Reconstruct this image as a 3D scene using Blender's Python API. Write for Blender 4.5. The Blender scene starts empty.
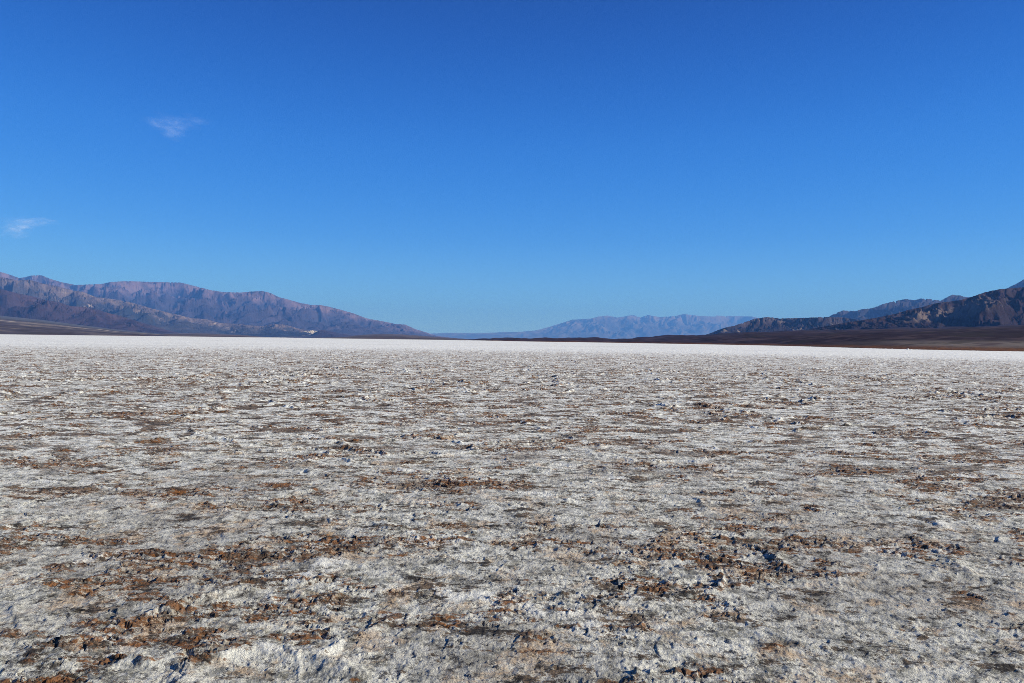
import bpy, math
import numpy as np
R = math.radians
scene = bpy.context.scene

# ------------------------------------------------------------------ camera
EYE = 1.65            # standing photographer
F = 683.0             # focal length in pixels (24 mm on a 36 mm frame)
HOR0, HORS = 333.7, 0.0131   # horizon line in the photo: y = HOR0 + HORS*x
cam = bpy.data.cameras.new("camera"); cam.lens = 24.0; cam.sensor_width = 36.0
cam.clip_start = 0.05; cam.clip_end = 400000
co = bpy.data.objects.new("camera", cam); scene.collection.objects.link(co)
co.location = (0, 0, EYE)
roll = math.atan(HORS)
pitch = -math.atan((341.5 - (HOR0 + HORS*512))/F)
from mathutils import Matrix
co.rotation_euler = (Matrix.Rotation(R(90)+pitch, 4, 'X') @ Matrix.Rotation(roll, 4, 'Z')).to_euler()
scene.camera = co

# ------------------------------------------------------------------ light
SUN_EL, SUN_AZ = 27.0, 100.0      # azimuth clockwise from the view direction (+Y): sun on the right, a little behind
world = bpy.data.worlds.new("World"); scene.world = world; world.use_nodes = True
nt = world.node_tree; nt.nodes.clear()
sky = nt.nodes.new('ShaderNodeTexSky'); sky.sky_type = 'NISHITA'; sky.sun_disc = False
sky.sun_elevation = R(SUN_EL); sky.sun_rotation = R(SUN_AZ)
sky.altitude = 1500; sky.air_density = 1.0; sky.dust_density = 0.0; sky.ozone_density = 3.0
hs = nt.nodes.new('ShaderNodeHueSaturation'); hs.inputs['Saturation'].default_value = 1.2
gm = nt.nodes.new('ShaderNodeGamma'); gm.inputs[1].default_value = 1.38
mx = nt.nodes.new('ShaderNodeMix'); mx.data_type = 'RGBA'; mx.blend_type = 'MULTIPLY'; mx.inputs[0].default_value = 1.0
mx.inputs[7].default_value = (.27, .46, .54, 1)   # polarised, deep desert sky
bg = nt.nodes.new('ShaderNodeBackground'); bg.inputs['Strength'].default_value = 0.10
wo = nt.nodes.new('ShaderNodeOutputWorld')
nt.links.new(sky.outputs[0], hs.inputs['Color']); nt.links.new(hs.outputs[0], gm.inputs[0]); nt.links.new(gm.outputs[0], mx.inputs[6]); 
tcw = nt.nodes.new('ShaderNodeTexCoord'); sxyz = nt.nodes.new('ShaderNodeSeparateXYZ'); nt.links.new(tcw.outputs['Generated'], sxyz.inputs[0])
ramp = nt.nodes.new('ShaderNodeValToRGB'); ramp.color_ramp.interpolation = 'B_SPLINE'
els = [(0.0, (.36, .66, 1.0)), (.05, (.22, .55, 1.0)), (.144, (.056, .315, .93)), (.27, (.024, .20, .76)), (.36, (.013, .125, .57)), (.446, (.009, .076, .42)), (.70, (.008, .045, .22)), (1.0, (.006, .030, .15))]
while len(ramp.color_ramp.elements) < len(els): ramp.color_ramp.elements.new(.5)
for e, (p_, c_) in zip(ramp.color_ramp.elements, els): e.position = p_; e.color = (*c_, 1)
nt.links.new(sxyz.outputs[2], ramp.inputs[0])
sc_ = nt.nodes.new('ShaderNodeVectorMath'); sc_.operation = 'SCALE'; sc_.inputs['Scale'].default_value = 10/1.42
nt.links.new(ramp.outputs[0], sc_.inputs[0])
mw = nt.nodes.new('ShaderNodeMix'); mw.data_type = 'RGBA'; mw.inputs[0].default_value = .80
nt.links.new(mx.outputs[2], mw.inputs[6]); nt.links.new(sc_.outputs[0], mw.inputs[7]); nt.links.new(mw.outputs[2], bg.inputs[0]); nt.links.new(bg.outputs[0], wo.inputs[0])
sl = bpy.data.lights.new("sun", 'SUN'); sl.energy = 5.0; sl.angle = R(0.53); sl.color = (1.0, 0.955, 0.86)
so = bpy.data.objects.new("sun", sl); scene.collection.objects.link(so)
from mathutils import Vector
sd = Vector((math.sin(R(SUN_AZ))*math.cos(R(SUN_EL)), math.cos(R(SUN_AZ))*math.cos(R(SUN_EL)), math.sin(R(SUN_EL))))
so.rotation_euler = sd.to_track_quat('Z', 'Y').to_euler()
so.location = (50, 0, 40)
scene.view_settings.view_transform = 'Standard'; scene.view_settings.look = 'None'
scene.view_settings.exposure = 0.5; scene.view_settings.gamma = 1.0
scene.cycles.volume_bounces = 0
scene.cycles.max_bounces = 6
scene.cycles.use_denoising = True
scene.cycles.denoising_prefilter = 'NONE'
scene.cycles.denoising_input_passes = 'RGB_ALBEDO_NORMAL'
scene.cycles.transparent_max_bounces = 96
scene.cycles.filter_width = 0.85

# ------------------------------------------------------------------ noise
rng = np.random.default_rng(11)
_perm = np.tile(rng.permutation(1024), 3).astype(np.int32)
_ga = rng.random(1024)*2*np.pi
_gx, _gy = np.cos(_ga).astype(np.float32), np.sin(_ga).astype(np.float32)
def perlin(x, y, seed=0):
    x = x + seed*37.13; y = y + seed*91.71
    xf = np.floor(x); yf = np.floor(y)
    xi = xf.astype(np.int64) & 1023; yi = yf.astype(np.int64) & 1023
    fx = (x-xf).astype(np.float32); fy = (y-yf).astype(np.float32)
    u = fx*fx*fx*(fx*(fx*6-15)+10); v = fy*fy*fy*(fy*(fy*6-15)+10)
    def g(ix, iy, dx, dy):
        k = _perm[_perm[ix & 1023]+(iy & 1023)]
        return _gx[k]*dx+_gy[k]*dy
    a = g(xi, yi, fx, fy); b = g(xi+1, yi, fx-1, fy)
    c = g(xi, yi+1, fx, fy-1); d = g(xi+1, yi+1, fx-1, fy-1)
    ab = a+u*(b-a); cd = c+u*(d-c)
    return (ab+v*(cd-ab))*1.45
def fbm(x, y, n=4, seed=0, gain=.5):
    s = 0; a = 1.0; t = 0
    for i in range(n):
        s = s + a*perlin(x, y, seed+i*3); t += a; a *= gain; x = x*2.03; y = y*2.03
    return s/t
def ridged(x, y, n=4, seed=0, gain=.5):
    s = 0; a = 1.0; t = 0; w = 1.0
    for i in range(n):
        r = 1-np.abs(perlin(x, y, seed+i*3)); r = r*r
        s = s + a*r*w; w = np.clip(r*1.4, 0, 1); t += a; a *= gain; x = x*2.05; y = y*2.05
    return s/t
def sst(a, b, x):
    t = np.clip((x-a)/(b-a), 0, 1); return t*t*(3-2*t)
def voronoi(x, y, seed=0):
    """F1, F2 and a random number of the nearest cell"""
    xf = np.floor(x); yf = np.floor(y)
    xi = xf.astype(np.int64); yi = yf.astype(np.int64)
    fx = (x-xf).astype(np.float32); fy = (y-yf).astype(np.float32)
    F1 = np.full(x.shape, 9., np.float32); F2 = F1.copy(); idr = np.zeros(x.shape, np.float32)
    for i in (-1, 0, 1):
        for j in (-1, 0, 1):
            k = _perm[_perm[(xi+i+seed*17) & 1023]+((yi+j) & 1023)]
            px = i+.5+.46*_gx[k]-fx; py = j+.5+.46*_gy[(k*7+3) & 1023]-fy
            d = np.sqrt(px*px+py*py)
            m = d < F1
            F2 = np.where(m, F1, np.minimum(F2, d)); idr = np.where(m, (k % 97)/97., idr); F1 = np.where(m, d, F1)
    return F1, F2, idr

# ------------------------------------------------------------------ mesh helper
def grid_mesh(name, P, attrs=None, smooth=True, mat=None, wrap=False, centre=None):
    """P: (rows, cols, 3) -> one mesh object; wrap joins last column to first; centre closes row 0 with a fan"""
    n, m = P.shape[:2]
    co_ = P.reshape(-1, 3).astype(np.float32)
    idx = np.arange(n*m).reshape(n, m)
    if wrap: idx = np.concatenate([idx, idx[:, :1]], 1)
    q = np.stack([idx[:-1, :-1], idx[:-1, 1:], idx[1:, 1:], idx[1:, :-1]], -1).reshape(-1, 4)
    loops = q.reshape(-1); nq = len(q); starts = np.arange(nq)*4; tot = np.full(nq, 4)
    if centre is not None:
        ci = len(co_); co_ = np.vstack([co_, np.array([centre], np.float32)])
        t = np.stack([np.full(idx.shape[1]-1, ci), idx[0, 1:], idx[0, :-1]], -1)
        starts = np.concatenate([starts, len(loops)+np.arange(len(t))*3]); tot = np.concatenate([tot, np.full(len(t), 3)])
        loops = np.concatenate([loops, t.reshape(-1)])
    me = bpy.data.meshes.new(name)
    me.vertices.add(len(co_)); me.vertices.foreach_set('co', co_.reshape(-1))
    me.loops.add(len(loops)); me.loops.foreach_set('vertex_index', loops.astype(np.int32))
    me.polygons.add(len(starts)); me.polygons.foreach_set('loop_start', starts.astype(np.int32))
    try: me.polygons.foreach_set('loop_total', tot.astype(np.int32))
    except Exception: pass
    me.update(calc_edges=True)
    me.polygons.foreach_set('use_smooth', np.full(len(starts), smooth))
    for k, v in (attrs or {}).items():
        a = me.attributes.new(k, 'FLOAT', 'POINT'); vv = v.reshape(-1).astype(np.float32)
        if len(vv) < len(co_): vv = np.append(vv, vv[-1])
        a.data.foreach_set('value', vv)
    me.validate()
    o = bpy.data.objects.new(name, me); scene.collection.objects.link(o)
    if mat: me.materials.append(mat)
    return o
def tag(o, label=None, cat=None, kind=None, group=None):
    if label: o['label'] = label
    if cat: o['category'] = cat
    if kind: o['kind'] = kind
    if group: o['group'] = group
    return o

# ------------------------------------------------------------------ node helper
class NB:
    def __init__(s, name):
        s.m = bpy.data.materials.new(name); s.m.use_nodes = True; s.t = s.m.node_tree; s.t.nodes.clear()
        s.out = s.t.nodes.new('ShaderNodeOutputMaterial')
    def n(s, kind, **k):
        x = s.t.nodes.new(kind)
        for a, b in k.items():
            if hasattr(x, a): setattr(x, a, b)
        return x
    def l(s, a, b): s.t.links.new(a, b)
    def val(s, sock, v):
        if isinstance(v, (int, float, tuple)): sock.default_value = v
        else: s.l(v, sock)
    def math(s, op, a, b=0.0, clamp=False):
        x = s.n('ShaderNodeMath', operation=op, use_clamp=clamp); s.val(x.inputs[0], a); s.val(x.inputs[1], b); return x.outputs[0]
    def noise(s, vec, scale, detail=4, rough=.55, dist=0.0):
        x = s.n('ShaderNodeTexNoise'); s.l(vec, x.inputs['Vector']); x.inputs['Scale'].default_value = scale
        x.inputs['Detail'].default_value = detail; x.inputs['Roughness'].default_value = rough; x.inputs['Distortion'].default_value = dist
        return x.outputs[0]
    def step(s, v, a, b):
        x = s.n('ShaderNodeMapRange'); x.interpolation_type = 'SMOOTHSTEP'; s.l(v, x.inputs[0]); x.inputs[1].default_value = a; x.inputs[2].default_value = b
        return x.outputs[0]
    def mix(s, f, a, b, mode='MIX'):
        x = s.n('ShaderNodeMix', data_type='RGBA', blend_type=mode); s.val(x.inputs[0], f)
        s.val(x.inputs[6], a if not isinstance(a, tuple) else (*a, 1)); s.val(x.inputs[7], b if not isinstance(b, tuple) else (*b, 1)); return x.outputs[2]
    def attr(s, name):
        x = s.n('ShaderNodeAttribute', attribute_name=name); return x.outputs['Fac']
    def pos(s):
        return s.n('ShaderNodeNewGeometry').outputs['Position']
    def mapping(s, vec, scale=(1, 1, 1), rot=(0, 0, 0)):
        x = s.n('ShaderNodeMapping'); s.l(vec, x.inputs[0]); x.inputs['Scale'].default_value = scale; x.inputs['Rotation'].default_value = rot; return x.outputs[0]
    def finish(s, col, rough=.9, bump=None, bstr=.5, bdist=.01, spec=.2):
        p = s.n('ShaderNodeBsdfPrincipled'); s.val(p.inputs['Base Color'], col); s.val(p.inputs['Roughness'], rough)
        p.inputs['Specular IOR Level'].default_value = spec
        if bump is not None:
            b = s.n('ShaderNodeBump'); b.inputs['Strength'].default_value = bstr; b.inputs['Distance'].default_value = bdist
            s.l(bump, b.inputs['Height']); s.l(b.outputs[0], p.inputs['Normal'])
        s.l(p.outputs[0], s.out.inputs['Surface']); return s.m

# ------------------------------------------------------------------ the salt flat
def shards(x, y, seed):
    """broken crust: every cell is a tilted flake with its own level"""
    xf = np.floor(x); yf = np.floor(y)
    xi = xf.astype(np.int64); yi = yf.astype(np.int64)
    fx = (x-xf).astype(np.float32); fy = (y-yf).astype(np.float32)
    F1 = np.full(x.shape, 9., np.float32); val = np.zeros(x.shape, np.float32)
    for i in (-1, 0, 1):
        for j in (-1, 0, 1):
            k = _perm[_perm[(xi+i+seed*17) & 1023]+((yi+j) & 1023)]
            px = fx-(i+.5+.46*_gx[k]); py = fy-(j+.5+.46*_gy[(k*7+3) & 1023])
            d = px*px+py*py; m = d < F1
            F1 = np.where(m, d, F1)
            val = np.where(m, (k % 89)/89.-.5+1.5*(px*_gx[(k*5+1) & 1023]+py*_gy[(k*3+2) & 1023]), val)
    return val
def salt_height(X, Y):
    """height in metres, mud amount, clean white salt amount"""
    r = np.hypot(X, Y)
    wx = X+.45*fbm(X*.9, Y*.9, 3, 1)+.07*fbm(X*7, Y*7, 2, 5)
    wy = Y+.45*fbm(X*.9, Y*.9, 3, 2)+.07*fbm(X*7, Y*7, 2, 6)
    F1, F2, cid = voronoi(wx*.62, wy*.85, 0)
    e = (F2-F1)                                  # 0 on a crack line
    strength = sst(-.25, .45, fbm(X*.28, Y*.28, 3, 9))
    ridge = np.exp(-(e/.075)**2)
    h = .035*fbm(X*.25, Y*.25, 3, 20)+.016*fbm(X*.9, Y*.9, 3, 21)
    brk = sst(-.35, .35, fbm(X*2.6, Y*2.6, 3, 12))
    h = h + ridge*(.008+.036*strength*brk)*(1+1.0*sst(7, 30, r))
    # secondary small cracks
    G1, G2, _ = voronoi(wx*2.3+9, wy*2.3+3, 4)
    g = G2-G1
    h = h + np.exp(-(g/.07)**2)*.008*brk
    # tilted plates
    h = h + (cid-.5)*.03*np.exp(-(e/.22)**2)*strength
    # broken, muddy rubble zones
    z = .10+.95*fbm(X*.48+.15*Y+3, Y*.95-.1*X, 5, 30, .72)+.16*ridge*strength
    z = z+.35*fbm(X*2.7, Y*3.3, 4, 33, .65)
    mud = sst(-.05, .50, z)
    near = sst(.05, .40, z)
    rub = ridged(X*5.5, Y*5.5, 3, 40)
    rub2 = ridged(X*15, Y*15, 3, 44)
    sx, sy = wx+.03*perlin(X*22, Y*22, 35), wy+.03*perlin(X*22, Y*22, 36)
    sh = shards(sx*7, sy*8, 3); sh2 = shards(sx*17, sy*18, 8)
    h = h + near*(.009*sh+.007*sh2+.016*(rub-.5)+.013*(rub2-.45))*(1+1.6*sst(8, 35, r))
    h = h + (1-near)*(.0015*sh+.0015*sh2)
    # everywhere: lumpy crust and grain
    h = h + .006*(ridged(X*9, Y*9, 2, 50)-.4)+.0050*perlin(X*24, Y*24, 55)+.0032*perlin(X*55, Y*55, 57)
    # occasional sharp flakes and knobs
    k = fbm(X*2.1, Y*2.1, 2, 60)
    kn = sst(.34, .52, perlin(wx*6.3, wy*6.3, 61)+.5*perlin(X*19, Y*19, 62))*sst(.12, .4, k+.25*strength)
    h = h + kn*(.004+.006*sh)*(1+1.6*sst(8, 30, r))
    line = np.exp(-(e/.035)**2)*strength+.55*np.exp(-(g/.045)**2)*sst(-.1, .3, fbm(X*.8, Y*.8, 2, 72))
    white = line*brk*.8*(1-.7*mud)+sst(.30, .55, fbm(X*1.1, Y*1.3, 3, 70)+.18*ridge)+.25*ridge*strength*brk*(1-mud)
    return h, mud, np.clip(white, 0, 1), near

front = np.radians(np.linspace(-48, 48, 1560))
back = np.radians(np.linspace(48, 312, 150)[1:-1])
ang = np.concatenate([front, back])
rr = [0.35, .7, 1.05, 1.4, 1.7, 1.95, 2.2]
while rr[-1] < 100: rr.append(rr[-1]*1.0031)
while rr[-1] < 1500: rr.append(rr[-1]*1.011)
while rr[-1] < 84000: rr.append(rr[-1]*1.09)
rr = np.array(rr); rr[-1] = 84000
A, RR = np.meshgrid(ang, rr)
X, Y = RR*np.sin(A), RR*np.cos(A)
H, MUD, WHT, NEAR = salt_height(X, Y)
fade = 1-sst(900, 2500, RR)
H = H*fade
P = np.stack([X, Y, H], -1)

s = NB("salt_crust")
pos = s.pos()
mud = s.attr('mud'); wht = s.attr('white'); rub = s.attr('rubble'); out = s.attr('outer')
fr = s.noise(pos, 5, 9, .82)                       # grain at every scale
fr2 = s.noise(s.mapping(pos, (1, 1, 1), (0, 0, 1)), 11, 8, .85)
fine = s.noise(pos, 55, 4, .7)
big = s.noise(pos, .5, 4, .6)
base = s.mix(s.step(fr, .40, .56), (.165, .160, .128), (.80, .785, .68))
base = s.mix(s.math('MULTIPLY', s.step(big, .44, .60), .6), base, (.33, .31, .27))
tan = s.noise(pos, 2.2, 8, .75, .4)
base = s.mix(s.math('MULTIPLY', s.step(tan, .51, .62), .72), base, (.56, .39, .23))
base = s.mix(s.math('MULTIPLY', s.step(fr2, .518, .59), .95), base, (.045, .038, .033))
base = s.mix(s.math('MULTIPLY', s.math('SUBTRACT', 1.0, s.step(fr2, .34, .46)), .6), base, (.88, .84, .77))
base = s.mix(s.math('MULTIPLY', wht, s.math('MULTIPLY', s.step(fr, .36, .52), .9)), base, (.88, .87, .79))
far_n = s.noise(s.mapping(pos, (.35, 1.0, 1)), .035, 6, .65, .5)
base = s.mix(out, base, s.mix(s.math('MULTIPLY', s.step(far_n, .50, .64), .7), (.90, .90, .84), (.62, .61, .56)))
m1 = s.math('ADD', mud, s.math('MULTIPLY', s.math('SUBTRACT', s.noise(s.mapping(pos, (.8, 1.5, 1)), 4, 10, .82), .5), 2.6))
m1 = s.math('MULTIPLY', s.step(m1, .44, .58), .95)
brown = s.mix(s.step(s.noise(pos, 14, 7, .8), .42, .58), (.014, .008, .005), (.29, .115, .032))
brown = s.mix(s.math('MULTIPLY', s.step(s.noise(pos, 1.3, 3, .6), .45, .65), .6), brown, (.10, .075, .055))
brown = s.mix(s.math('MULTIPLY', s.step(fr2, .5, .6), .15), brown, (.5, .44, .36))
out1 = s.math('SUBTRACT', 1.0, out)
n2 = s.noise(s.mapping(pos, (.75, 1.3, 1), (0, 0, .2)), 2.3, 11, .82)
n2 = s.math('ADD', n2, s.math('MULTIPLY', s.attr('mid'), .018))
m2 = s.math('MULTIPLY', s.math('MULTIPLY', s.step(n2, .542, .570), .95), out1)
dk = s.mix(s.step(fr, .45, .55), (.030, .025, .021), (.17, .115, .07))
nM = s.noise(s.mapping(pos, (.65, 1.0, 1), (0, 0, -.15)), 1.5, 5, .62, .3)
mM = s.math('MULTIPLY', s.math('MULTIPLY', s.step(nM, .556, .580), s.attr('mid')), s.math('MULTIPLY', out1, .92))
nl = s.noise(s.mapping(pos, (.8, 1.1, 1), (0, 0, .6)), 3.7, 9, .78)      # clean bright crust between the dark streaks
base = s.mix(s.math('MULTIPLY', s.math('MULTIPLY', s.step(nl, .47, .55), .85), s.math('ADD', s.math('MULTIPLY', s.attr('mid'), .80), .20)), base, (.88, .885, .81))
base = s.mix(m2, base, dk)
base = s.mix(mM, base, s.mix(s.step(fr, .44, .54), (.028, .022, .019), (.19, .135, .095)))
brk = s.step(s.noise(s.mapping(pos, (.55, 1.8, 1), (0, 0, -.25)), 8, 8, .82), .465, .515)
col = s.mix(s.math('MULTIPLY', m1, s.math('ADD', s.math('MULTIPLY', brk, .90), .10)), base, brown)
bh = s.math('ADD', s.math('MULTIPLY', fine, 1.0), fr2)
salt = s.finish(col, .85, bh, 1.0, .026, .2)
edge = 0
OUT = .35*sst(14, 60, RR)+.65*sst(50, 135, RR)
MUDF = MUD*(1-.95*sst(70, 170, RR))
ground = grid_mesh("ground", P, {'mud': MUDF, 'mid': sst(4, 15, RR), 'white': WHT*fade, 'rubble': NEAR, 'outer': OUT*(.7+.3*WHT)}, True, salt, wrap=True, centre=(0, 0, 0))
tag(ground, "cracked white salt crust with brown muddy patches covering the whole basin floor", None, 'structure')

# ------------------------------------------------------------------ mountains
def hy(x): return HOR0 + HORS*x
def interp(pts, x):
    p = np.array(pts, float); return np.interp(x, p[:, 0], p[:, 1])
def gauss(a, sig, axis=0):
    k = int(3*sig)+1; w = np.exp(-.5*(np.arange(-k, k+1)/sig)**2); w /= w.sum()
    pad = [(0, 0)]*a.ndim; pad[axis] = (k, k); b = np.pad(a, pad, mode='edge')
    return np.apply_along_axis(lambda v: np.convolve(v, w, 'valid'), axis, b)
def erode(h, cell, iters, k=.35, diff=.06, m=.5, base_row=True):
    """stream-power erosion on a grid; water spreads down one cell per step while the land is cut"""
    h = h.astype(np.float32).copy(); A = np.ones_like(h)
    nb = [(-1, 0, 1), (1, 0, 1), (0, -1, 1), (0, 1, 1), (-1, -1, 1.414), (-1, 1, 1.414), (1, -1, 1.414), (1, 1, 1.414)]
    n, mm = h.shape
    for it in range(iters):
        hp = np.pad(h, 1, mode='edge')
        best = np.zeros_like(h); rec = np.full(h.shape, -1, np.int8); drop = np.zeros_like(h)
        for q, (i, j, d) in enumerate(nb):
            dh = h-hp[1+i:1+i+n, 1+j:1+j+mm]; sl = dh/(cell*d)
            t = sl > best; best = np.where(t, sl, best); rec = np.where(t, q, rec); drop = np.where(t, dh, drop)
        An = np.ones_like(h)
        for q, (i, j, d) in enumerate(nb):
            src = np.where(rec == q, A, 0); sp = np.pad(src, 1)
            An += sp[1-i:1-i+n, 1-j:1-j+mm]
        A = An
        cut = np.minimum(k*cell*best*A**m*.05, drop*.5)
        pit = rec < 0
        h = h-cut
        lap = (hp[:-2, 1:-1]+hp[2:, 1:-1]+hp[1:-1, :-2]+hp[1:-1, 2:])/4-h
        h = h+diff*lap+np.where(pit, lap*.5, 0)
    return h, A
def mountain(name, label, mat, sky_pts, Y0, Y1, nx, ny, crest=.75, amp=.35, wl=2500, iters=160, k=.35, diff=.05,
             seed=0, margin=(0, 0), power=1.0, corr_px=3.0, foot=0.0, attrs=None, lower=6, slant=-50, ampk=2.0, fine=.85, rill=None):
    x0, x1 = sky_pts[0][0], sky_pts[-1][0]
    px = np.linspace(x0, x1, nx); u = (px-512)/F
    v = np.linspace(0, 1, ny)
    Yd = Y0+(Y1-Y0)*v
    U, YY = np.meshgrid(u, Yd); VX = U*YY
    V = (YY-Y0)/(Y1-Y0)
    tgt = np.maximum(hy(px)-interp(sky_pts, px), .02)/F       # tangent of the skyline above the horizon
    Yc = Y0+(Y1-Y0)*crest
    Hc = gauss(tgt, nx/(x1-x0)*5)*Yc
    wob = .35*fbm(VX/(wl*2.2), YY/(wl*2.2), 3, seed+5)
    t = np.clip((V+wob*V)/crest, 0, 2)
    prof = np.where(t < 1, t**power, 1-((t-1)*1.2)**1.5)
    hgt = Hc[None]*prof
    qx = VX+.5*wl*fbm(VX/wl, YY/wl, 3, seed+21); qy = YY+.5*wl*fbm(VX/wl, YY/wl, 3, seed+22)
    ca, sa = math.cos(R(slant)), math.sin(R(slant))
    a1 = (qx*ca+qy*sa)/wl; a2 = (-qx*sa+qy*ca)/(wl*1.9)       # spurs run obliquely down to the basin
    nse = ridged(a1, a2, 6, seed, .58)-.5
    cone = fbm(VX/(wl*1.3), YY/(wl*1.3), 2, seed+31)
    cone = cone
    hgt = hgt*(1+.5*amp*cone)+Hc[None]*amp*ampk*nse*np.clip(t*2.0, .12, 1)+Hc[None]*.05*fbm(VX/wl*6, YY/wl*6, 3, seed+8)
    w2 = wl*.24
    b1 = (qx*ca+qy*sa)/w2; b2 = (-qx*sa+qy*ca)/(w2*2.2)
    hgt = hgt+Hc[None]*amp*fine*(ridged(b1, b2, 4, seed+61, .55)-.5)*np.clip(t*1.5, .05, 1)
    if rill:
        rl = 1-np.abs(perlin((VX+.55*YY+60*fbm(VX/300, YY/300, 2, seed+71))/rill[0], YY/(rill[0]*9), seed+70))
        hgt = hgt+rill[1]*(rl-.5)*sst(.25, .5, t)*(1-sst(.9, 1.05, t))
    hgt = np.maximum(hgt, 0)
    cell = (Y1-Y0)/ny
    A = np.ones_like(hgt)
    iters = 0
    if iters: hgt, A = erode(hgt, cell, iters, k*.6, diff)
    hgt = np.maximum(hgt, 0)
    # match the real skyline: slowly varying scale along the range
    for _ in range(3):
        ang_ = (hgt-EYE)/YY
        mx = np.maximum(ang_.max(0), 1e-5)
        ratio = np.clip(tgt*1.03/mx, .2, 5)
        sg = corr_px*nx/(x1-x0)
        if sg > .6: ratio = gauss(ratio, sg)
        hgt = hgt*ratio[None]
    cap = (tgt+.35/F*perlin(px*.9, px*0+seed, seed))[None]*YY+EYE
    hgt = np.where(hgt > cap, cap-.0*hgt, hgt)
    zz = hgt-lower*(1-sst(0, .05, V))
    zz[0] = -5
    P = np.stack([VX, YY, zz], -1)
    P[-1, :, 2] = -5
    at = {'flow': np.log(A+1)/6, 'hn': hgt/np.maximum(Hc[None], 1)}
    if attrs: at.update(attrs(px, V, VX, YY, hgt, Hc))
    o = grid_mesh(name, P, at, True, mat)
    tag(o, label, None, 'structure')
    return o
def rock(name, c_lo, c_mid, c_hi, sc=900., pale=None, palecol=(.5, .42, .3), palesc=500, bump=40., flow=.5, relief=1.0, pthr=(.56, .66)):
    s = NB(name); pos = s.pos()
    n1 = s.noise(pos, 1/sc, 5, .6, .4); n2 = s.noise(pos, 5/sc, 7, .75); n3 = s.noise(pos, 1/(sc*.35), 4, .6)
    hn = s.attr('hn')
    c = s.mix(s.step(n1, .38, .62), c_lo, c_mid)
    hi = s.math('ADD', hn, s.math('MULTIPLY', s.math('SUBTRACT', n3, .5), 1.4))
    c = s.mix(s.step(hi, .55, 1.0), c, c_hi)
    c = s.mix(s.math('MULTIPLY', s.step(n2, .45, .62), .75), c, s.mix(.7, c, (.03, .025, .03)))  # dark mottling painted in to imitate the shading of rugged relief
    if pale:
        c = s.mix(s.math('MULTIPLY', s.attr('pale') if pale == 'attr' else s.step(n3, *pthr), s.step(n2, .3, .55)), c, palecol)
    return s.finish(c, .95, n2, 1.0, bump*2, .05)

M_back = rock("purple_rock", (.036, .034, .056), (.078, .064, .086), (.17, .118, .138), 2200, bump=60)  # dark to pink spread puts shaded and lit slopes into the colour
M_mid = rock("grey_green_rock", (.028, .034, .042), (.070, .066, .072), (.17, .13, .12), 1200, pale='n', palecol=(.38, .31, .25), bump=50, pthr=(.6, .7))
M_front = rock("dark_purple_rock", (.028, .020, .032), (.052, .036, .048), (.075, .048, .056), 900, bump=30)
M_far = rock("far_rock", (.09, .08, .08), (.13, .115, .11), (.18, .14, .13), 4000, bump=80)
M_rb = rock("dark_slate_rock", (.022, .020, .028), (.038, .032, .040), (.055, .046, .05), 1400, pale='n', palecol=(.20, .17, .16), bump=40, pthr=(.66, .74))
M_rh = rock("banded_hill_rock", (.022, .017, .022), (.042, .032, .034), (.07, .05, .05), 700, pale='n', palecol=(.24, .19, .15), bump=20, pthr=(.58, .68))
M_near = rock("badland_rock", (.017, .010, .012), (.030, .017, .020), (.042, .025, .027), 600, pale='attr', palecol=(.15, .115, .10), bump=12)
M_pale = rock("pale_badland", (.34, .27, .20), (.52, .45, .34), (.56, .48, .36), 220, bump=10)

mountain("mountain_range", "long purple mountain range behind the foothills on the left, with the highest and farthest crest there", M_back,
  [(-170,262),(-120,270),(-60,266),(-20,270),(0,272),(10,275),(18,278),(25,277),(30,275.5),(40,275),(50,279),(60,282),(75,285),(85,284.5),(100,284),(110,282),(125,281),(140,281.5),(160,282),(180,282.5),(190,285),(210,290),(222,292),(240,292.5),(250,291.5),(262,291),(270,293),(278,297),(286,299),(300,303),(312,305),(320,305),(330,307),(345,311),(355,314),(365,318),(375,320),(384,321.5),(395,324),(405,324.5),(415,329),(425,332),(435,335.5),(450,337.5),(475,339.8)],
  20000, 34000, 1000, 260, wl=2700, amp=.55, iters=200, seed=3, k=.5)
mountain("foothill_range", "rugged grey green foothills below the purple range on the left", M_mid,
  [(-170,268),(-100,272),(-40,270),(0,277),(15,280),(28,279.5),(40,283),(50,285),(60,287),(70,290),(83,292),(95,297),(112,299),(130,302),(150,308),(165,312),(175,314),(190,318),(205,319),(220,323),(240,324),(256,326),(280,326.5),(300,330),(320,334),(340,338.0)],
  14500, 21000, 900, 220, wl=1500, amp=.6, iters=170, seed=11, k=.5)
mountain("foothills", "low dark purple foothills in front of the grey green ones at far left", M_front,
  [(-170,280),(-80,284),(-30,286),(0,289),(20,294),(35,297),(45,300),(58,302),(70,306),(83,307),(95,309),(108,313),(120,316),(130,319),(140,322),(160,328),(175,332),(195,336.1)],
  10500, 14000, 800, 180, wl=1100, amp=.5, iters=120, seed=17, k=.45)
mountain("dark_hill", "small dark cone shaped hill at the foot of the left range beside a pale mound", M_front,
  [(303,337.7),(309,335.6),(314,333),(321,329.5),(328,331),(338,333),(350,335),(368,338.4)],
  15200, 16800, 140, 70, wl=600, amp=.2, iters=30, seed=23)
mountain("pale_mound", "pale cream eroded mound between low hills at the foot of the left range", M_pale,
  [(283,337.3),(290,334.5),(295,332.5),(300,331.8),(306,331.0),(311,330.2),(317,331.0),(322,333.5),(327,338.0)],
  16700, 17300, 140, 70, wl=260, amp=.3, iters=60, seed=29)
mountain("low_hill", "low brown grey hill left of the pale mound at the foot of the left range", M_mid,
  [(245,336.8),(256,329),(268,324.5),(280,324),(290,326),(300,329),(310,331),(318,337.7)],
  17500, 19500, 240, 90, wl=700, amp=.4, iters=80, seed=31)
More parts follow.
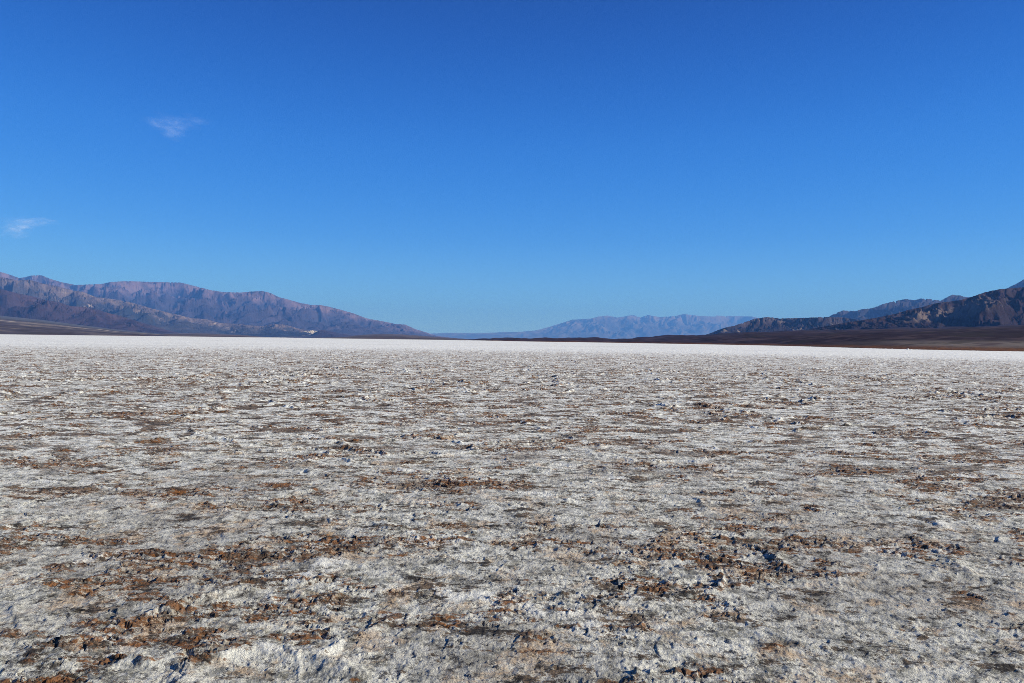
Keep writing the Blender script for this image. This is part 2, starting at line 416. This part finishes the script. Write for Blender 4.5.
mountain("far_mountains", "hazy blue mountains farthest away in the middle of the horizon", M_far,
  [(380,336),(405,334),(430,333.5),(455,332.8),(480,333.2),(505,332),(520,331.8),(535,330.5),(545,328),(555,325),(572,319.7),(580,319.2),(590,318.7),(598,316.5),(607,315.5),(617,317.5),(628,315.7),(633,315),(640,317.5),(647,315),(660,317),(675,316),(683,314),(700,316),(715,316.5),(716,315.5),(722,316),(735,316),(752,316.5),(770,320),(800,328),(850,334),(900,340)],
  60000, 78000, 900, 180, wl=5200, amp=.38, iters=120, seed=41, k=.5)
mountain("mountain_range", "dark blue jagged range behind the badland ridge on the right", M_rb,
  [(800,330),(815,324),(830,316),(838,312),(843,310.5),(855,311),(862,309),(870,308.5),(878,306),(884,303.5),(895,301),(905,299),(915,300),(920,298.5),(930,299),(940,300.8),(948,296.5),(952,294.5),(957,295.5),(958,295),(965,297),(975,298),(990,296),(1005,289),(1015,284),(1024,279),(1060,270),(1120,262),(1200,258)],
  12500, 19000, 900, 200, wl=1700, amp=.33, iters=160, seed=47, k=.5, corr_px=4)
mountain("hills", "low dark hills with pale bands right of the far blue mountains", M_rh,
  [(690,341),(702,336),(712,332.5),(718,330),(725,327.5),(735,325.5),(745,322),(755,318.5),(768,317),(780,318.5),(795,318),(810,317.5),(825,317),(845,317.5),(860,320),(880,324),(910,332),(940,342)],
  7500, 10500, 500, 140, wl=650, amp=.5, iters=130, seed=53, k=.5, corr_px=2)
def pale_attr(px, V, VX, YY, h, Hc):
    tp = (h/YY)*F                     # apparent height in pixels above the base, used only to place the pale beds
    band = sst(.48, .60, h/np.maximum(Hc[None], 1)+.0*V)*(1-sst(.78, .92, h/np.maximum(Hc[None], 1)))
    along = sst(890, 925, px)*(1-sst(985, 1000, px))
    nz = sst(-.45, .1, fbm(VX/420, YY/420, 3, 77))
    patch = sst(.25, .45, fbm(VX/260, YY/500, 3, 79))*.7
    return {'pale': np.clip(band*along[None]*nz+patch*band, 0, 1)}
mountain("badland_ridge", "brown purple badland ridge with pale gullied cliffs at far right", M_near,
  [(790,334),(815,328),(840,323.5),(860,320.5),(880,317),(896,313.5),(908,310),(920,307.5),(930,304.5),(940,302.5),(950,301.5),(960,300),(972,296.5),(985,292),(1000,289),(1015,288),(1024,287),(1060,280),(1120,272),(1200,268)],
  4300, 6700, 800, 220, wl=560, amp=.24, iters=150, seed=61, k=.55, attrs=pale_attr, corr_px=2, rill=(62., 34.))

# ------------------------------------------------------------------ alluvial fans
def fan(name, label, mat, sky_pts, edge_pts, Y1, nx, ny, rough=1.0, seed=0, power=1.0, extra=None):
    x0, x1 = sky_pts[0][0], sky_pts[-1][0]
    px = np.linspace(x0, x1, nx); u = (px-512)/F
    Ye = gauss(interp(edge_pts, px), nx*.03)
    v = np.linspace(0, 1, ny)[:, None]
    YY = Ye[None]*(Y1/Ye[None])**v
    VX = u[None]*YY
    top = np.maximum(hy(px)-interp(sky_pts, px), .02)/F*Y1; top = gauss(top, nx*.012)
    tt = (YY-Ye[None])/(Y1-Ye[None])
    h = top[None]*tt**power
    h = h+rough*(np.minimum(YY*.0018, 9))*fbm(VX/(YY*.05+15), YY/(YY*.12+30), 4, seed)*sst(0, .02, tt)
    h = h+(.45*fbm(VX/40, YY/60, 3, seed+4)+.3*fbm(VX/13, YY/30, 3, seed+6))*sst(0, .0015, tt)+.10*perlin(VX/6, YY/11, seed+9)
    h = h+.10*sst(0, .002, tt)
    h = h+sst(.0, .05, tt)*top[None]*.03
    zz = h-.12*(1-sst(0, .0008, tt))
    zz[0] = -.6
    bk = np.array([zz[-1]*0-5]); P = np.stack([VX, YY, zz], -1)
    last = P[-1:].copy(); last[..., 1] += Y1*.15; last[..., 0] = u*last[..., 1]; last[..., 2] = -5
    P = np.concatenate([P, last], 0)
    tt2 = np.concatenate([tt, tt[-1:]], 0)
    lane = np.exp(-((tt2-.285-.02*perlin(px/60, px*0, seed)[None])/.022)**2)*(.5+.5*sst(-.3, .2, perlin(px/9, px*0+3, seed)))[None]
    lane = lane+.5*np.exp(-((tt2-.16)/.010)**2)*sst(0, .3, perlin(px/14, px*0+7, seed))[None]
    ly = np.log(np.maximum(P[..., 1], 1))
    band = fbm(P[..., 0]/P[..., 1]*9, ly*9, 5, seed+40, .6)
    at = {'lane': lane, 'band': band, 'upper': sst(.36, .5, tt2)+0*P[..., 0], 'tan': np.broadcast_to(sst(800, 960, px)[None], P.shape[:2])+0*tt2, 'up': P[..., 2]}
    o = grid_mesh(name, P, at, True, mat)
    tag(o, label, None, 'structure'); return o
def fan_mat(name, edge_c, tan_c, lo, hi, sc=(1/900, 1/2500, 1/300), tan=(0, 0), shrub=(.03, .025, .02), streak=(.62, .7), streak_c=(.2, .16, .13), edge_w=(.6, 2.2), lane=False):
    s = NB(name); pos = s.pos(); up = s.attr('up')
    n = s.noise(s.mapping(pos, sc), 1.0, 5, .6, .3)
    n2 = s.noise(pos, .05, 5, .7); n3 = s.noise(pos, .5, 3, .7)
    c = s.mix(s.step(n, .38, .62), lo, hi)
    c = s.mix(s.math('MULTIPLY', s.step(n, *streak), .7), c, streak_c)
    c = s.mix(s.math('MULTIPLY', s.step(n2, .5, .7), .4), c, shrub)
    upn = s.math('ADD', up, s.math('MULTIPLY', s.math('SUBTRACT', n2, .5), 2.0))
    if tan[1] > 0:
        c = s.mix(s.math('MULTIPLY', s.attr('tan'), s.math('SUBTRACT', 1.0, s.step(upn, tan[0], tan[1]))), c, tan_c)
    c = s.mix(s.math('MULTIPLY', s.step(s.attr('band'), .02, .30), .75), c, streak_c)
    c = s.mix(s.math('MULTIPLY', s.step(s.math('MULTIPLY', s.attr('band'), -1.0), .05, .30), .6), c, shrub)
    if lane: 
        c = s.mix(s.math('MULTIPLY', s.attr('upper'), .8), c, (.085, .088, .092))
        c = s.mix(s.math('MULTIPLY', s.attr('lane'), .9), c, (.36, .31, .25))
    e = s.mix(s.step(n3, .42, .6), edge_c, tuple(x*.35 for x in edge_c))
    c = s.mix(s.math('SUBTRACT', 1.0, s.step(upn, *edge_w)), c, e)
    return s.finish(c, .95, n2, .5, 1.0, .05)
M_fr = fan_mat("right_fan_gravel", (.15, .065, .03), (.14, .115, .10), (.022, .013, .020), (.040, .025, .034), streak=(.55, .66), streak_c=(.068, .046, .050), tan=(3, 6))
M_fl = fan_mat("left_fan_gravel", (.14, .085, .07), (.1, .08, .07), (.055, .048, .062), (.095, .08, .088), sc=(1/9000, 1/700, 1/300), streak=(.58, .64), streak_c=(.19, .155, .13), lane=True)
M_fd = fan_mat("dark_fan_gravel", (.10, .06, .05), (.1, .08, .07), (.07, .055, .06), (.10, .08, .08))
fan("alluvial_fan", "dark brown gravel slope rising from the salt edge on the right", M_fr,
  [(455,341.0),(480,339.6),(505,338.3),(525,337.4),(545,337),(570,337),(590,337.4),(605,338.2),(613,338.5),(640,337.8),(660,336.6),(680,335.3),(710,333.8),(760,331.5),(800,330.5),(850,329.5),(900,328.5),(1024,326),(1120,322),(1200,318)],
  [(455,2300),(512,1300),(600,1150),(640,1000),(700,800),(768,640),(830,420),(896,300),(960,270),(1024,255),(1200,230)], 4400, 900, 300, seed=71, rough=2.6)
fan("alluvial_fan", "grey brown gravel slope with pale streaks below the dark foothills at far left", M_fl,
  [(-170,308),(-60,312),(0,316),(20,318),(40,320),(75,324.5),(110,329),(140,332),(160,333.6),(190,335),(230,336.6)],
  [(-170,1500),(0,1900),(100,2200),(230,3600)], 10600, 700, 200, seed=81, rough=.8)
fan("alluvial_fan", "thin dark gravel slope under the low right end of the left range", M_fd,
  [(120,335.2),(160,333.5),(200,333),(240,334.6),(256,336.2),(275,337.3),(300,337.6),(330,337.4),(345,336.6),(362,334.6),(385,333.6),(400,334.2),(420,335.6),(440,337),(460,338.4),(480,339.7),(500,340.6)],
  [(120,3400),(300,3600),(400,3200),(500,3600)], 14300, 700, 160, seed=91, rough=.5)

# small white rock at the edge of the flat
import bmesh
bm = bmesh.new(); bmesh.ops.create_icosphere(bm, subdivisions=3, radius=.34)
for v in bm.verts:
    p = v.co; n = float(perlin(np.array([p.x*2.3+4]), np.array([p.y*2.3+p.z*1.7]), 5)[0])
    v.co = p*(1+.35*n); v.co.z *= .75; v.co.x *= 1.25
me = bpy.data.meshes.new("boulder"); bm.to_mesh(me); bm.free()
bo = bpy.data.objects.new("boulder", me); scene.collection.objects.link(bo)
Yb = 262.; bo.location = ((908-512)/F*Yb, Yb, .28)
s = NB("white_rock"); me.materials.append(s.finish(s.mix(s.noise(s.pos(), 5, 4), (.80, .79, .76), (.9, .89, .86)), .8))
tag(bo, "tiny white boulder at the right edge of the salt flat before the brown gravel slope", "boulder")

# ------------------------------------------------------------------ haze
s = NB("haze_air")
pv = s.n('ShaderNodeVolumePrincipled')
pv.inputs['Color'].default_value = (.13, .37, 1.0, 1); pv.inputs['Density'].default_value = 2.4e-5; pv.inputs['Absorption Color'].default_value = (.3, .3, .3, 1)
pv.inputs['Anisotropy'].default_value = 0.0
s.l(pv.outputs[0], s.out.inputs['Volume'])
bm = bmesh.new(); bmesh.ops.create_cube(bm, size=1)
for v in bm.verts: v.co = (v.co.x*171000, v.co.y*171000, -6.5 if v.co.z < 0 else 3600)
me = bpy.data.meshes.new("haze"); bm.to_mesh(me); bm.free(); me.materials.append(s.m)
hz = bpy.data.objects.new("haze", me); scene.collection.objects.link(hz); tag(hz, None, None, 'stuff')

# ------------------------------------------------------------------ thin clouds
def cloud(outline, n, alpha, seed, label):
    """a loose bundle of thin vapour streaks with real width and depth, 26 km away"""
    D = 26000.; g = np.random.default_rng(seed)
    pts = np.array(outline, float); c = pts[:, :2].mean(0)
    bm = bmesh.new()
    for i in range(n):
        k = g.integers(len(pts)); j = g.integers(len(pts)); f = g.random()
        px, py, w, hgt, tl = pts[k]*f+pts[j]*(1-f)
        px += g.normal()*w*.22; py += g.normal()*hgt*.3
        sc = g.uniform(.35, 1.1)
        q = bmesh.ops.create_icosphere(bm, subdivisions=2, radius=.5)['verts']
        m = Matrix.Translation(((px-c[0])/F*D, g.normal()*250, -(py-c[1])/F*D)) @ Matrix.Rotation(R(40), 4, 'Z') @ Matrix.Rotation(R(-tl+g.normal()*6), 4, 'Y') @ Matrix.Diagonal((1.3*w*sc/F*D, 70*sc+20, hgt*sc/F*D, 1))
        bmesh.ops.transform(bm, matrix=m, verts=q)
    me = bpy.data.meshes.new("cloud"); bm.to_mesh(me); bm.free()
    me.polygons.foreach_set('use_smooth', np.full(len(me.polygons), True))
    o = bpy.data.objects.new("cloud", me); scene.collection.objects.link(o)
    o.location = ((c[0]-512)/F*D, D, (hy(c[0])-c[1])/F*D+EYE)
    s = NB("cirrus_vapour"); tc = s.n('ShaderNodeTexCoord').outputs['Object']
    nz = s.noise(s.mapping(tc, (1/260, 1/500, 1/120)), 1.0, 5, .65)
    a = s.math('MULTIPLY', s.step(nz, .35, .65), alpha)
    tr = s.n('ShaderNodeBsdfTransparent'); df = s.n('ShaderNodeBsdfDiffuse'); df.inputs[0].default_value = (.80, .88, .98, 1)
    tl = s.n('ShaderNodeBsdfTranslucent'); tl.inputs[0].default_value = (.9, .9, .9, 1)
    m2 = s.n('ShaderNodeMixShader'); m2.inputs[0].default_value = .1; s.l(df.outputs[0], m2.inputs[1]); s.l(tl.outputs[0], m2.inputs[2])
    mx_ = s.n('ShaderNodeMixShader'); s.l(a, mx_.inputs[0]); s.l(tr.outputs[0], mx_.inputs[1]); s.l(m2.outputs[0], mx_.inputs[2])
    s.l(mx_.outputs[0], s.out.inputs['Surface']); me.materials.append(s.m)
    tag(o, label, "cloud", None, "faint wisps of cloud in the blue sky")
# outline points: x, y, streak length, streak height, tilt
cloud([(156,124,14,7,-8),(168,124,20,8,0),(182,123,18,7,8),(194,119,14,4,12),(167,132,16,9,0),(172,138,11,7,0),(150,122,9,4,-12)], 110, .006, 5,
      "faint wedge shaped wisp of cloud high in the blue sky above the left range")
cloud([(8,234,10,5,25),(12,229,14,6,22),(18,225,18,6,15),(27,222,20,4,12),(38,220,18,3,8),(48,219,12,2,5)], 110, .013, 8,
      "small slanting wisp of cloud low at the left edge of the sky")
